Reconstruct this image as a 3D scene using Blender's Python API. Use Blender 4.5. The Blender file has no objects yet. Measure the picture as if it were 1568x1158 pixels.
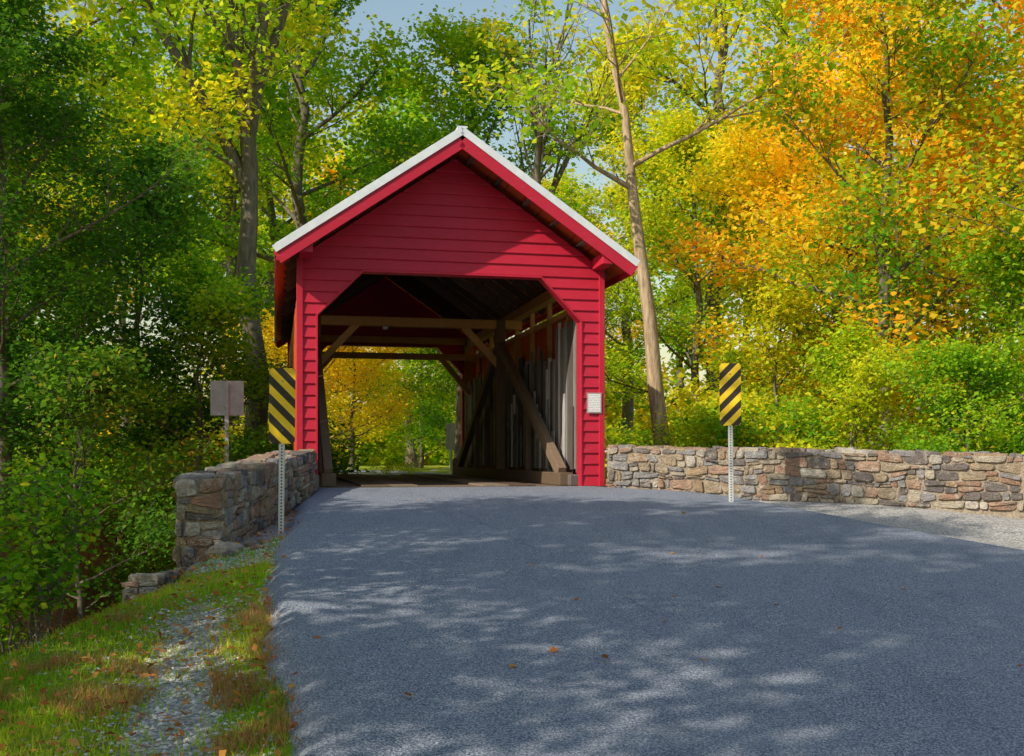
import bpy, math, random
import numpy as np
from mathutils import Vector, Matrix
scene=bpy.context.scene
R0=random.Random(5)
# ------------------------------------------------------------------ helpers
def link(o,parent=None):
    scene.collection.objects.link(o)
    if parent: o.parent=parent
    return o
def empty(name,loc=(0,0,0),rotz=0):
    o=bpy.data.objects.new(name,None); o.empty_display_size=.3
    o.location=loc; o.rotation_euler=(0,0,rotz); return link(o)
class Acc:
    def __init__(s): s.v=[];s.f=[];s.r=[]
    def poly(s,pts,r=0.5):
        n=len(s.v); s.v+= [tuple(p) for p in pts]; s.f.append(tuple(range(n,n+len(pts)))); s.r.append(r)
    def box(s,lo,hi,r=None):
        x0,y0,z0=lo;x1,y1,z1=hi;n=len(s.v)
        s.v+=[(x0,y0,z0),(x1,y0,z0),(x1,y1,z0),(x0,y1,z0),(x0,y0,z1),(x1,y0,z1),(x1,y1,z1),(x0,y1,z1)]
        s.f+=[(n,n+3,n+2,n+1),(n+4,n+5,n+6,n+7),(n,n+1,n+5,n+4),(n+1,n+2,n+6,n+5),(n+2,n+3,n+7,n+6),(n+3,n,n+4,n+7)]
        r=R0.random() if r is None else r; s.r+=[r]*6
    def beam(s,p0,p1,w,h,up=(0,0,1),r=None):
        p0=Vector(p0);p1=Vector(p1);d=(p1-p0).normalized();u=Vector(up)
        if abs(d.dot(u))>.98:u=Vector((0,1,0))
        x=d.cross(u).normalized();u=x.cross(d).normalized();n=len(s.v)
        for p in (p0,p1):
            for a,b in((-1,-1),(1,-1),(1,1),(-1,1)): s.v.append(tuple(p+x*a*w/2+u*b*h/2))
        s.f+=[(n,n+1,n+2,n+3),(n+7,n+6,n+5,n+4),(n,n+4,n+5,n+1),(n+1,n+5,n+6,n+2),(n+2,n+6,n+7,n+3),(n+3,n+7,n+4,n)]
        r=R0.random() if r is None else r; s.r+=[r]*6
    def tube(s,pts,rad,k=7,r=.5):
        n=len(s.v);pts=[Vector(p) for p in pts]
        for i,p in enumerate(pts):
            d=(pts[min(i+1,len(pts)-1)]-pts[max(i-1,0)]).normalized()
            x=d.cross(Vector((.31,.95,.05))).normalized();y=d.cross(x)
            for j in range(k):
                t=2*math.pi*j/k; s.v.append(tuple(p+(x*math.cos(t)+y*math.sin(t))*rad[i]))
        for i in range(len(pts)-1):
            for j in range(k):
                a=n+i*k+j;b=n+i*k+(j+1)%k
                s.f.append((a,b,b+k,a+k));s.r.append(r)
        s.f.append(tuple(n+(len(pts)-1)*k+j for j in range(k)));s.r.append(r)
    def mesh(s,name,mat=None,smooth=False):
        me=bpy.data.meshes.new(name);me.from_pydata(s.v,[],s.f)
        at=me.attributes.new('rnd','FLOAT','FACE');at.data.foreach_set('value',np.array(s.r,dtype=np.float32))
        if mat: me.materials.append(mat)
        if smooth: me.polygons.foreach_set('use_smooth',[True]*len(s.f))
        me.update();return me
    def obj(s,name,mat,parent=None,smooth=False,bevel=0):
        o=link(bpy.data.objects.new(name,s.mesh(name,mat,smooth)),parent)
        if bevel:
            m=o.modifiers.new('bevel','BEVEL');m.width=bevel;m.segments=1
        return o
def np_mesh(name,V,k,attrs=None,mat=None,smooth=False):
    n=len(V)//k;me=bpy.data.meshes.new(name)
    me.vertices.add(n*k);me.vertices.foreach_set('co',V.astype(np.float32).ravel())
    me.loops.add(n*k);me.loops.foreach_set('vertex_index',np.arange(n*k,dtype=np.int32))
    me.polygons.add(n);me.polygons.foreach_set('loop_start',np.arange(0,n*k,k,dtype=np.int32))
    me.update(calc_edges=True)
    for nm,a in (attrs or {}).items():
        at=me.attributes.new(nm,'FLOAT','FACE');at.data.foreach_set('value',a.astype(np.float32))
    if mat: me.materials.append(mat)
    return me
# ------------------------------------------------------------------ node helper
class NT:
    def __init__(s,name):
        s.m=bpy.data.materials.new(name);s.m.use_nodes=True;s.t=s.m.node_tree;s.t.nodes.clear()
        s.out=s.t.nodes.new('ShaderNodeOutputMaterial')
    def n(s,typ,**kw):
        x=s.t.nodes.new(typ)
        for k,v in kw.items(): setattr(x,k,v)
        return x
    def l(s,a,b): s.t.links.new(a,b)
    def setin(s,nd,key,val):
        if hasattr(val,'is_output'): s.l(val,nd.inputs[key])
        else: nd.inputs[key].default_value=val
    def attr(s,name): return s.n('ShaderNodeAttribute',attribute_name=name).outputs['Fac']
    def coord(s,which='Object'): return s.n('ShaderNodeTexCoord').outputs[which]
    def mapping(s,v,scale=(1,1,1)):
        m=s.n('ShaderNodeMapping');s.l(v,m.inputs['Vector']);m.inputs['Scale'].default_value=scale;return m.outputs[0]
    def noise(s,v,scale,detail=4,rough=.6,out='Fac'):
        x=s.n('ShaderNodeTexNoise');s.l(v,x.inputs['Vector']);x.inputs['Scale'].default_value=scale
        x.inputs['Detail'].default_value=detail;x.inputs['Roughness'].default_value=rough;return x.outputs[out]
    def vor(s,v,scale,out='Distance'):
        x=s.n('ShaderNodeTexVoronoi');s.l(v,x.inputs['Vector']);x.inputs['Scale'].default_value=scale;return x.outputs[out]
    def math(s,op,a,b=0.0,clamp=False):
        x=s.n('ShaderNodeMath',operation=op,use_clamp=clamp);s.setin(x,0,a);s.setin(x,1,b);return x.outputs[0]
    def ramp(s,f,stops,interp='LINEAR'):
        x=s.n('ShaderNodeValToRGB');x.color_ramp.interpolation=interp;s.l(f,x.inputs[0]);e=x.color_ramp.elements
        while len(e)<len(stops): e.new(.5)
        for i,(p,c) in enumerate(stops):
            e[i].position=p;e[i].color=(*c,1) if len(c)==3 else c
        return x.outputs[0]
    def mix(s,f,a,b,mode='MIX'):
        x=s.n('ShaderNodeMix',data_type='RGBA',blend_type=mode);s.setin(x,0,f)
        for i,v in((6,a),(7,b)):
            if hasattr(v,'is_output'): s.l(v,x.inputs[i])
            else: x.inputs[i].default_value=(*v,1)
        return x.outputs[2]
    def bump(s,h,strength=.3,dist=.02):
        x=s.n('ShaderNodeBump');s.l(h,x.inputs['Height']);x.inputs['Strength'].default_value=strength;x.inputs['Distance'].default_value=dist;return x.outputs[0]
    def bsdf(s,col,rough=.7,normal=None,metal=0,spec=.3):
        b=s.n('ShaderNodeBsdfPrincipled')
        if hasattr(col,'is_output'): s.l(col,b.inputs['Base Color'])
        else: b.inputs['Base Color'].default_value=(*col,1)
        s.setin(b,'Roughness',rough);b.inputs['Metallic'].default_value=metal;b.inputs['Specular IOR Level'].default_value=spec
        if normal: s.l(normal,b.inputs['Normal'])
        s.l(b.outputs[0],s.out.inputs[0]);return s.m
def g(c): return (c,c,c)
def leafmat(name,stops,trans=.45):
    t=NT(name);lr=t.attr('lr');cr=t.attr('cr')
    oi=t.n('ShaderNodeObjectInfo').outputs['Random']
    f=t.math('ADD',t.math('MULTIPLY',lr,.38),t.math('MULTIPLY',cr,.52))
    f=t.math('ADD',f,t.math('MULTIPLY',oi,.1),True)
    c=t.ramp(f,stops)
    d=t.n('ShaderNodeBsdfDiffuse');t.l(c,d.inputs[0])
    tr=t.n('ShaderNodeBsdfTranslucent');c2=t.mix(1.0,c,(1.8,1.7,1.0),'MULTIPLY');t.l(c2,tr.inputs[0])
    m=t.n('ShaderNodeMixShader');m.inputs[0].default_value=trans;t.l(d.outputs[0],m.inputs[1]);t.l(tr.outputs[0],m.inputs[2])
    t.l(m.outputs[0],t.out.inputs[0]);return t.m
L_dark=leafmat('leaf_dark_green',[(0,(.02,.08,.012)),(.45,(.06,.18,.02)),(.8,(.14,.28,.022)),(1,(.42,.27,.035))])
L_green=leafmat('leaf_green',[(0,(.04,.15,.015)),(.35,(.11,.29,.02)),(.65,(.26,.46,.022)),(1,(.62,.6,.03))])
L_ygreen=leafmat('leaf_yellow_green',[(0,(.07,.22,.015)),(.3,(.22,.42,.02)),(.6,(.52,.58,.028)),(1,(.88,.66,.035))])
L_yellow=leafmat('leaf_yellow',[(0,(.16,.34,.018)),(.3,(.56,.55,.03)),(.65,(.9,.66,.035)),(1,(.9,.5,.035))])
L_orange=leafmat('leaf_orange',[(0,(.05,.2,.018)),(.36,(.2,.4,.022)),(.55,(.6,.52,.03)),(.74,(.85,.42,.025)),(1,(.7,.2,.02))])
L_fallen=leafmat('leaf_fallen',[(0,(.16,.07,.03)),(.4,(.42,.16,.06)),(.7,(.55,.26,.07)),(1,(.65,.42,.12))],.2)
L_grass=leafmat('grass_blade',[(0,(.08,.22,.015)),(.45,(.22,.44,.02)),(.75,(.5,.55,.04)),(1,(.65,.55,.12))],.3)
L_dry=leafmat('dry_grass_blade',[(0,(.2,.12,.05)),(.5,(.45,.26,.11)),(1,(.62,.44,.22))],.2)

def mat_bark(name,c0,c1,sc=1):
    t=NT(name);co=t.coord();v=t.mapping(co,(6*sc,6*sc,1.2*sc));n=t.noise(v,2.2,5,.7)
    c=t.ramp(n,[(.3,c0),(.7,c1)]);big=t.noise(co,.8,3);c=t.mix(t.math('MULTIPLY',big,.35),c,(.1,.12,.06))
    return t.bsdf(c,.9,t.bump(n,.7,.03))
BARK=mat_bark('bark_grey',(.05,.042,.036),(.24,.2,.16))
BARK_L=mat_bark('bark_pale',(.18,.11,.07),(.7,.52,.36))
def mat_red(name,base,dark):
    t=NT(name);co=t.coord();n=t.noise(co,3,4);n2=t.noise(t.mapping(co,(3,3,40)),1.5,3);r=t.attr('rnd')
    c=t.mix(t.math('MULTIPLY',n,.8),base,dark);c=t.mix(t.math('MULTIPLY',r,.4),c,dark)
    c=t.mix(t.math('MULTIPLY',t.ramp(t.noise(t.mapping(co,(1,1,5)),5,6,.75),[(.55,g(0)),(.75,g(1))]),.3),c,(.6,.12,.15))
    return t.bsdf(c,.5,t.bump(n2,.2,.01),spec=.3)
RED=mat_red('red_painted_wood',(.58,.02,.058),(.4,.012,.034))
RED_LIT=mat_red('red_painted_wood_orange_lit',(.7,.13,.035),(.42,.05,.02))  # same red paint, with the orange of backlit siding put into its colour
def mat_wood(name,stops,rough=.85,stretch=(14,14,1.2)):
    t=NT(name);co=t.coord();n=t.noise(t.mapping(co,stretch),2,6,.7);r=t.attr('rnd')
    f=t.math('ADD',t.math('MULTIPLY',n,.45),t.math('MULTIPLY',r,.55))
    return t.bsdf(t.ramp(f,stops),rough,t.bump(n,.4,.01))
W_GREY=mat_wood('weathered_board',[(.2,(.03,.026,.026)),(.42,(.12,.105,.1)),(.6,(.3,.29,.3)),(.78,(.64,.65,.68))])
W_BROWN=mat_wood('brown_timber',[(.2,(.3,.14,.05)),(.6,(.58,.32,.12)),(.9,(.68,.44,.2))],.8,(5,5,5))
W_DARK=mat_wood('dark_timber',[(.2,(.08,.056,.038)),(.6,(.19,.135,.095)),(.9,(.3,.25,.2))],.85,(8,8,2))
def mat_metal():
    t=NT('white_roof_metal');n=t.noise(t.coord(),5,4)
    return t.bsdf(t.ramp(n,[(.3,(.64,.68,.75)),(.7,(.78,.82,.88))]),.35,metal=.1,spec=.5)
WHITE=mat_metal()
def mat_stone():
    t=NT('fieldstone');co=t.coord();r=t.attr('rnd')
    pal=[(0,(.19,.17,.165)),(.1,(.42,.33,.23)),(.22,(.3,.3,.32)),(.33,(.4,.24,.17)),(.43,(.52,.46,.37)),(.54,(.16,.145,.15)),(.63,(.42,.3,.19)),(.74,(.36,.36,.39)),(.85,(.48,.31,.23)),(.93,(.6,.56,.5))]
    c=t.ramp(r,pal,'CONSTANT');n=t.noise(co,9,6,.7);n2=t.noise(co,40,3,.7)
    c=t.mix(t.ramp(n,[(.35,g(0)),(.65,g(.6))]),c,(.15,.13,.12))
    c=t.mix(t.ramp(t.noise(co,7,6,.75),[(.52,g(0)),(.66,g(.6))]),c,(.58,.53,.46))
    c=t.mix(t.ramp(n2,[(.5,g(0)),(.7,g(.4))]),c,(.11,.09,.08))
    h=t.math('ADD',n,t.math('MULTIPLY',n2,.6))
    return t.bsdf(c,.9,t.bump(h,1.0,.05),spec=.15)
STONE=mat_stone()
def mat_mortar():
    t=NT('mortar');n=t.noise(t.coord(),30,5);return t.bsdf(t.ramp(n,[(.3,(.16,.13,.1)),(.7,(.42,.36,.29))]),.95,t.bump(n,.6,.02))
MORTAR=mat_mortar()
def mat_asphalt():
    t=NT('asphalt');co=t.coord()
    f=t.noise(co,70,3,.85);m=t.noise(co,1.1,5,.6);v=t.vor(co,75)
    c=t.ramp(f,[(.36,(.04,.055,.095)),(.5,(.18,.21,.28)),(.63,(.52,.55,.62))])
    c=t.mix(t.ramp(m,[(.35,g(0)),(.7,g(.3))]),c,(.27,.3,.37))
    c=t.mix(t.ramp(t.noise(t.mapping(co,(1,.25,1)),2.4,5,.7),[(.52,g(0)),(.75,g(.4))]),c,(.09,.11,.17))
    sx=t.n('ShaderNodeSeparateXYZ');t.l(co,sx.inputs[0])
    w=t.math('MULTIPLY',t.math('SUBTRACT',t.noise(co,1.6,5,.7),.5),.4)
    d=t.math('ADD',t.math('ADD',sx.outputs[0],t.math('MULTIPLY',sx.outputs[1],.31)),w)
    d=t.math('ABSOLUTE',t.math('SUBTRACT',d,3.72))
    ln=t.math('SUBTRACT',1.0,t.math('MULTIPLY',d,26.0),True)
    ln=t.math('MULTIPLY',ln,t.ramp(t.noise(co,1.2,2),[(.45,g(0)),(.6,g(1))]))
    c=t.mix(t.math('MULTIPLY',ln,.35),c,(.06,.07,.1))
    h=t.math('SUBTRACT',t.math('ADD',t.math('MULTIPLY',v,.5),f),t.math('MULTIPLY',ln,.5))
    return t.bsdf(c,.92,t.bump(h,.7,.012),spec=.15)
ASPH=mat_asphalt()
def mat_ground():
    t=NT('ground_soil_grass_gravel');co=t.coord();gv=t.attr('gravel');gr=t.attr('grass')
    n=t.noise(co,6,6,.7);fine=t.noise(co,60,3,.8);big=t.noise(co,.35,4)
    soil=t.ramp(n,[(.3,(.08,.047,.025)),(.5,(.21,.12,.06)),(.7,(.36,.21,.09))])
    lit=t.ramp(t.vor(co,22,'Color'),[(0,(.07,.045,.025)),(.5,(.25,.13,.05)),(1,(.5,.29,.09))])
    soil=t.mix(.5,soil,lit)
    grass=t.ramp(t.noise(co,25,5,.8),[(.3,(.08,.17,.015)),(.55,(.26,.38,.035)),(.75,(.5,.5,.08))])
    grass=t.mix(t.ramp(big,[(.4,g(0)),(.65,g(.5))]),grass,(.58,.48,.06))
    vc=t.vor(co,38,'Color');vd=t.vor(co,38)
    grav=t.ramp(vc,[(0,(.3,.3,.31)),(.5,(.52,.51,.51)),(1,(.78,.77,.76))])
    grav=t.mix(t.ramp(vd,[(.45,g(0)),(.8,g(.7))]),grav,(.18,.16,.15))
    a=t.math('ADD',gr,t.math('MULTIPLY',t.math('SUBTRACT',n,.5),1.6));a=t.ramp(a,[(.42,g(0)),(.58,g(1))])
    c=t.mix(a,soil,grass)
    b=t.math('ADD',gv,t.math('MULTIPLY',t.math('SUBTRACT',n,.5),1.2));b=t.ramp(b,[(.45,g(0)),(.55,g(1))])
    c=t.mix(b,c,grav)
    h=t.math('ADD',t.math('MULTIPLY',vd,-.6),fine)
    return t.bsdf(c,.95,t.bump(h,.8,.03),spec=.1)
GROUND=mat_ground()
# ------------------------------------------------------------------ frame of the bridge
TH=math.radians(12.4);CT,ST=math.cos(TH),math.sin(TH);P0=(-3.477,17.5)
def W(a,b,z=0): return (P0[0]+a*CT-b*ST,P0[1]+a*ST+b*CT,z)
def ab(x,y):
    dx=x-P0[0];dy=y-P0[1];return dx*CT+dy*ST,-dx*ST+dy*CT
Ledge=[(-3.06,17.5),(-2.85,15.4),(-2.55,13.3),(-2.3,11.4),(-1.88,9.05),(-1.49,7.5),(-1.08,6.1),(-.89,5.4),(-.3,3),(.0,0),(.1,-8),(.1,-30)]
Redge=[(1.3,18.5),(3.0,17.35),(3.9,15.3),(4.6,13.6),(5.6,11.7),(7.2,9.9),(9,8.3),(11,7),(14,5),(20,1),(34,-8),(60,-30)]
ly=np.array([p[1] for p in Ledge][::-1]);lx=np.array([p[0] for p in Ledge][::-1])
ry=np.array([p[1] for p in Redge][::-1]);rx=np.array([p[0] for p in Redge][::-1])
def zr(x,y):
    a,b=ab(x,y);t=np.clip(-b,0,18);e=np.clip(-b-18,0,20)
    return -.045*t-.0031*t*t-e*.03
def sstep(e0,e1,x):
    t=np.clip((x-e0)/(e1-e0),0,1);return t*t*(3-2*t)
WALLR=[(1.62,18.35),(7.24,15.3),(14.5,11.4)]
def wallside(x,y):
    (x0,y0),(x1,y1)=WALLR[0],WALLR[2];dx,dy=x1-x0,y1-y0;L=math.hypot(dx,dy)
    return (-(y0-y)*dx+ (x0-x)*dy)/L
def Hz(x,y):
    x=np.asarray(x,float);y=np.asarray(y,float);a,b=ab(x,y)
    road=zr(x,y)
    sl=np.where(b<0,np.interp(y,ly,lx)-x,-a-.1);sl=np.clip(sl,0,None)
    sr=np.where(b<0,x-np.interp(y,ry,rx),a-5.1);sr=np.clip(sr,0,None)
    k=sstep(12,9,y)*.12
    dl=np.where(sl>0,(.25-k)*(1-np.exp(-sl/.6))+np.minimum(sl*.05,.5),0)
    ws=wallside(x,y)
    dr=np.where(sr>0,np.minimum(sr*.01,.1),0)+np.where((ws>.2)&(sr>0)&(b<14),.8*sstep(.2,1.5,ws)*np.clip(sr,0,1),0)
    far=sstep(12,20,b)
    h=road-.07-dl*(1-far*.6)-dr*(1-far)
    h=h+.03*np.sin(x*1.7+y)*np.clip(sl+sr,0,1)+.04*np.sin(x*.6-y*.9+1)*np.clip(sl+sr,0,1)
    bc=np.where(a<0,5+2.3*a,5.)
    bc=np.maximum(bc,-14)
    q=sstep(-.3,-1.5,a)
    ch=sstep(6.3+2.9*q,3.8+1.0*q,np.abs(b-bc))
    h=h*(1-ch)+(-2.5)*ch
    return h
# ------------------------------------------------------------------ terrain
def axis(c,k,n,um): 
    u=np.linspace(-um,um,n);return c+k*np.sinh(u)
gx=axis(-2,3,360,6.0);gy=axis(9,3,360,6.0)
X,Y=np.meshgrid(gx,gy);Z=Hz(X,Y)
nx,ny=len(gx),len(gy)
V=np.stack([X,Y,Z],-1).reshape(-1,3)
i=np.arange(nx-1);j=np.arange(ny-1);I,J=np.meshgrid(i,j);q=(J*nx+I).ravel()
F=np.stack([q,q+1,q+nx+1,q+nx],-1)
me=bpy.data.meshes.new('ground');me.vertices.add(len(V));me.vertices.foreach_set('co',V.astype(np.float32).ravel())
me.loops.add(F.size);me.loops.foreach_set('vertex_index',F.astype(np.int32).ravel())
me.polygons.add(len(F));me.polygons.foreach_set('loop_start',np.arange(0,F.size,4,dtype=np.int32));me.update(calc_edges=True)
me.polygons.foreach_set('use_smooth',np.ones(len(F),bool))
def masks(x,y):
    a,b=ab(x,y);XL=np.interp(y,ly,lx)
    gb=np.exp(-((x-(XL-.75-.03*(9-y)))/.4)**2)*sstep(10.5,8.5,y)*(x<XL)*.8
    gb=np.maximum(gb,np.where((x<XL+.02)&(x>XL-.25)&(y>9),.6,0))
    right=(x>np.interp(y,ry,rx)-.3)&(b<0)&(wallside(x,y)<.3)
    gb=np.where(right&(y>7),1.0,gb)
    gb=np.where((y<17)&(y>11)&(x<XL)&(x>-3.35),.75,gb)
    gr=np.where((x<XL)&(y<12.5)&(x>-9),.72,.15)
    gr=np.where(b>13,.95,gr);gr=np.where(a<-3,np.minimum(gr,.55),gr)
    gr=np.where((b>13)&(a<-25),.5,gr)
    gr=np.where((b>-4)&(b<13),.1,gr)
    gr=np.where((y<13)&(x<XL)&(Hz(x,y)<-1.35),.1,gr)
    gr=np.where((y<8)&(x>0),.6,gr)
    return gb,gr
gb,gr=masks(X,Y)
for nm,arr in(('gravel',gb),('grass',gr)):
    at=me.attributes.new(nm,'FLOAT','POINT');at.data.foreach_set('value',arr.astype(np.float32).ravel())
me.materials.append(GROUND);link(bpy.data.objects.new('ground',me))
# ------------------------------------------------------------------ road
def resample(P,per):
    out=[]
    for k in range(len(P)-1):
        for s in range(per):
            t=s/per
            p0=P[max(k-1,0)];p1=P[k];p2=P[k+1];p3=P[min(k+2,len(P)-1)]
            out.append(tuple(.5*((2*p1[c])+(-p0[c]+p2[c])*t+(2*p0[c]-5*p1[c]+4*p2[c]-p3[c])*t*t+(-p0[c]+3*p1[c]-3*p2[c]+p3[c])*t**3) for c in (0,1)))
    out.append(P[-1]);return out
Ls=resample(Ledge,6);Rs=resample(Redge,6)
A=Acc();NC=30
rr=random.Random(3)
for (l,r) in zip(Ls,Rs):
    jt=.05*math.sin(l[1]*3.1)+.03*math.sin(l[1]*7.7)+rr.uniform(-.015,.015)
    l=(l[0]+jt*.5,l[1])
    row=[]
    for c in range(NC+1):
        t=c/NC;x=l[0]+(r[0]-l[0])*t;y=l[1]+(r[1]-l[1])*t
        row.append((x,y,float(zr(x,y))+.006))
    x,y,z=row[0];dx=l[0]-r[0];dy=l[1]-r[1];dd=math.hypot(dx,dy);dx/=dd;dy/=dd
    pre=[(x+dx*.28,y+dy*.28,z-.26),(x+dx*.2,y+dy*.2,z-.13),(x+dx*.1,y+dy*.1,z-.045)]
    x,y,z=row[-1];post=[(x-dx*.1,y-dy*.1,z-.02),(x-dx*.25,y-dy*.25,z-.12)]
    A.v+=pre+row+post
C=NC+6
for k in range(len(Ls)-1):
    for c in range(C-1):
        q=k*C+c;A.f.append((q,q+C,q+C+1,q+1));A.r.append(.5)
A.obj('road',ASPH,smooth=True)
A=Acc();pts=[]
for k in range(41):
    s=k/40*60;ang=TH+ (0 if s<4 else min((s-4)*.035,.95))
    if k==0: p=list(W(2.6,12.1)[:2])
    else: p=[p[0]-math.sin(ang)*1.5,p[1]+math.cos(ang)*1.5]
    n=(math.cos(ang),math.sin(ang))
    for w in(-2.4,-1.2,0,1.2,2.4):
        x=p[0]+n[0]*w;y=p[1]+n[1]*w;pts.append((x,y,max(float(Hz(x,y)),-.08)+.05))
A.v=pts
for k in range(40):
    for c in range(4):
        q=k*5+c;A.f.append((q,q+1,q+6,q+5));A.r.append(.5)
A.obj('far_road',ASPH,smooth=True)
t=NT('creek_water_mat');n=t.noise(t.coord(),4,4);WAT=t.bsdf((.03,.035,.025),.08,t.bump(n,.15,.02),spec=.6)
A=Acc()
pl=[(60,5),(0,5),(-3,-2),(-6,-8),(-9,-13),(-40,-14)]
for k in range(len(pl)-1):
    (a0,b0),(a1,b1)=pl[k],pl[k+1]
    w0=4.5
    A.poly([W(a0,b0-w0,-2.3),W(a0,b0+w0,-2.3),W(a1,b1+w0,-2.3),W(a1,b1-w0,-2.3)])
A.obj('creek_water',WAT)
# ------------------------------------------------------------------ covered bridge
br=empty('covered_bridge',(P0[0],P0[1],0),TH)
CX=2.585;SL=.683;PK=5.77
def ztop(a): return PK-SL*abs(a-CX)
S=.1875
def portal(b0,sgn,name):
    A=Acc();aL,aR=.05,5.12;oL,oR=.3,4.78;z1,z2=15*S,19*S
    def gl(z): return oL if z<=z1 else oL+(z-z1)/(z2-z1)*.77
    def gr_(z): return oR if z<=z1 else oR-(z-z1)/(z2-z1)*.73
    off=.3
    def out(z):
        d=(PK-off-z)/SL;return max(aL,CX-d),min(aR,CX+d)
    k=0
    while k*S<PK-off-.02:
        za=k*S;zb=min((k+1)*S,PK-off-.003);r=R0.random();k+=1
        l0,r0=out(za);l1,r1=out(zb)
        segs=[]
        if za<z2-1e-6: segs=[((l0,gl(za)),(l1,gl(zb))),((gr_(za),r0),(gr_(zb),r1))]
        else: segs=[((l0,r0),(l1,r1))]
        for (x0,x1),(x2,x3) in segs:
            bo=b0-sgn*.034;bi=b0-sgn*.004;bb=b0+sgn*.03
            A.poly([(x0,bo,za+.012),(x1,bo,za+.012),(x3,bi,zb+.012 if zb<PK-off-.01 else zb),(x2,bi,zb+.012 if zb<PK-off-.01 else zb)],r)
            A.poly([(x0,bb,za),(x1,bb,za),(x1,bo+sgn*.006,za),(x0,bo+sgn*.006,za)],r)
            A.poly([(x0,bo+sgn*.006,za),(x1,bo+sgn*.006,za),(x1,bo,za+.012),(x0,bo,za+.012)],r)
            A.poly([(x0,bb,za),(x0,bo,za),(x2,bi,zb),(x2,bb,zb)],r)
            A.poly([(x1,bb,za),(x1,bo,za),(x3,bi,zb),(x3,bb,zb)],r)
            A.poly([(x0,bb,za),(x1,bb,za),(x3,bb,zb),(x2,bb,zb)],r)
    A.obj(name,RED,br)
    T=Acc();y0,y1=(b0-.045,b0+.2) if sgn>0 else (b0-.2,b0+.045)
    T.box((oL-.005,y0,0),(oL+.03,y1,z1));T.box((oR-.03,y0,0),(oR+.005,y1,z1))
    T.beam((oL+.012,(y0+y1)/2,z1),(oL+.77,(y0+y1)/2,z2+.0),y1-y0-.004,.03)
    T.beam((oR-.012,(y0+y1)/2,z1),(oR-.73,(y0+y1)/2,z2+.0),y1-y0-.004,.03)
    T.box((oL+.76,y0,z2-.028),(oR-.72,y1,z2+.004))
    T.box((aL-.06,b0-.05,0),(aL+.04,b0+.05,3.72));T.box((aR-.04,b0-.05,0),(aR+.06,b0+.05,3.72))
    T.obj(name+'_trim',RED,br,bevel=.004)
portal(0,1,'front_portal_siding');portal(12.05,-1,'back_portal_siding')
A=Acc()
for b in(.13,11.8):
    A.box((.1,b,0),(.28,b+.14,3.7));A.box((4.8,b,0),(5.05,b+.14,3.7));A.box((.1,b,3.62),(5.05,b+.14,3.8))
A.obj('portal_posts',W_BROWN,br,bevel=.006)
A=Acc();rr=random.Random(9)
for a0 in(.02,5.10):
    b=.06
    while b<11.95:
        w=rr.uniform(.2,.3);A.box((a0,b,.02+rr.uniform(-.04,.03)),(a0+.024,min(b+w-.024,12),3.28+rr.uniform(-.04,.02)));b+=w
A.obj('side_siding',RED_LIT,br)
A=Acc()
for a0 in(.10,5.0):
    for z in(.5,1.9,3.14): A.box((a0-.03,.1,z),(a0+.06,11.9,z+.1))
    for b in np.arange(.1,12,1.48): A.box((a0-.035,b,0),(a0+.055,b+.1,3.7))
A.obj('side_girts',W_BROWN,br)
A=Acc()
for a0 in(.3,4.80):
    b=.22
    while b<11.7:
        w=rr.uniform(.11,.24);top=2.4+.12*math.sin(b*2.1)+rr.uniform(-.1,.3)
        if rr.random()<.12: top-=rr.uniform(.3,.9)
        if b<1.8: top=2.9+rr.uniform(-.06,.1)
        r=rr.random()
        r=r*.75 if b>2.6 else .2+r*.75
        x=a0+rr.uniform(0,.02)*(1 if a0>1 else -1)
        A.box((x-.012,b,.22+rr.uniform(0,.08)),(x+.012,b+w-rr.uniform(.008,.02),top),r);b+=w
for k in range(30):
    b=rr.uniform(.4,7);A.box((4.757,b,.28),(4.782,b+rr.uniform(.1,.17),rr.uniform(.7,1.9)),rr.uniform(.1,1) )
A.obj('lining_boards',W_GREY,br)
A=Acc()
for a0 in(.52,4.58):
    A.beam((a0,.25,.12),(a0,11.8,.12),.24,.22,r=.3)
    A.beam((a0,5.9,.2),(a0,5.9,3.55),.2,.26,r=.4)
    A.beam((a0,.55,.22),(a0,5.78,2.95),.15,.22,r=.7)
    A.beam((a0,11.4,.22),(a0,6.02,2.95),.15,.22,r=.5)
    A.beam((a0,3.2,.22),(a0,3.2,1.5),.1,.14,r=.3);A.beam((a0,8.7,.22),(a0,8.7,1.5),.1,.14,r=.3)
A.obj('kingpost_trusses',W_DARK,br,bevel=.008)
A=Acc()
for a0 in(.22,4.95): A.box((a0-.1,-.0+.1,3.56),(a0+.1,11.95,3.76),.5)
for b in(5.9,10.9):
    if b==5.9:
        A.box((.1,b-.1,3.36),(5.06,b+.1,3.558),.6)
        A.beam((.6,b,2.55),(1.4,b,3.4),.13,.15,r=.8);A.beam((4.55,b,2.55),(3.75,b,3.4),.13,.15,r=.8)
    if b==10.9:
        A.box((.1,b-.08,3.1),(5.06,b+.08,3.26),.5);A.beam((4.8,b,2.2),(4.0,b,3.15),.12,.14,r=.6);A.beam((.3,b,2.2),(1.1,b,3.15),.12,.14,r=.6)
A.obj('tie_beams',W_BROWN,br,bevel=.008)
A=Acc()
for b in np.arange(.35,12,.75):
    for s in(-1,1):
        A.beam((CX,b,PK-.27),(CX+s*2.75,b,PK-.27-SL*2.75),.06,.14)
for s in(-1,1):
    for d in np.arange(.25,2.9,.48): A.box((CX+s*d-.05,-.66,ztop(CX+s*d)-.175),(CX+s*d+.05,12.6,ztop(CX+s*d)-.15))
A.obj('rafters',W_DARK,br)
A=Acc();M=Acc()
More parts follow.
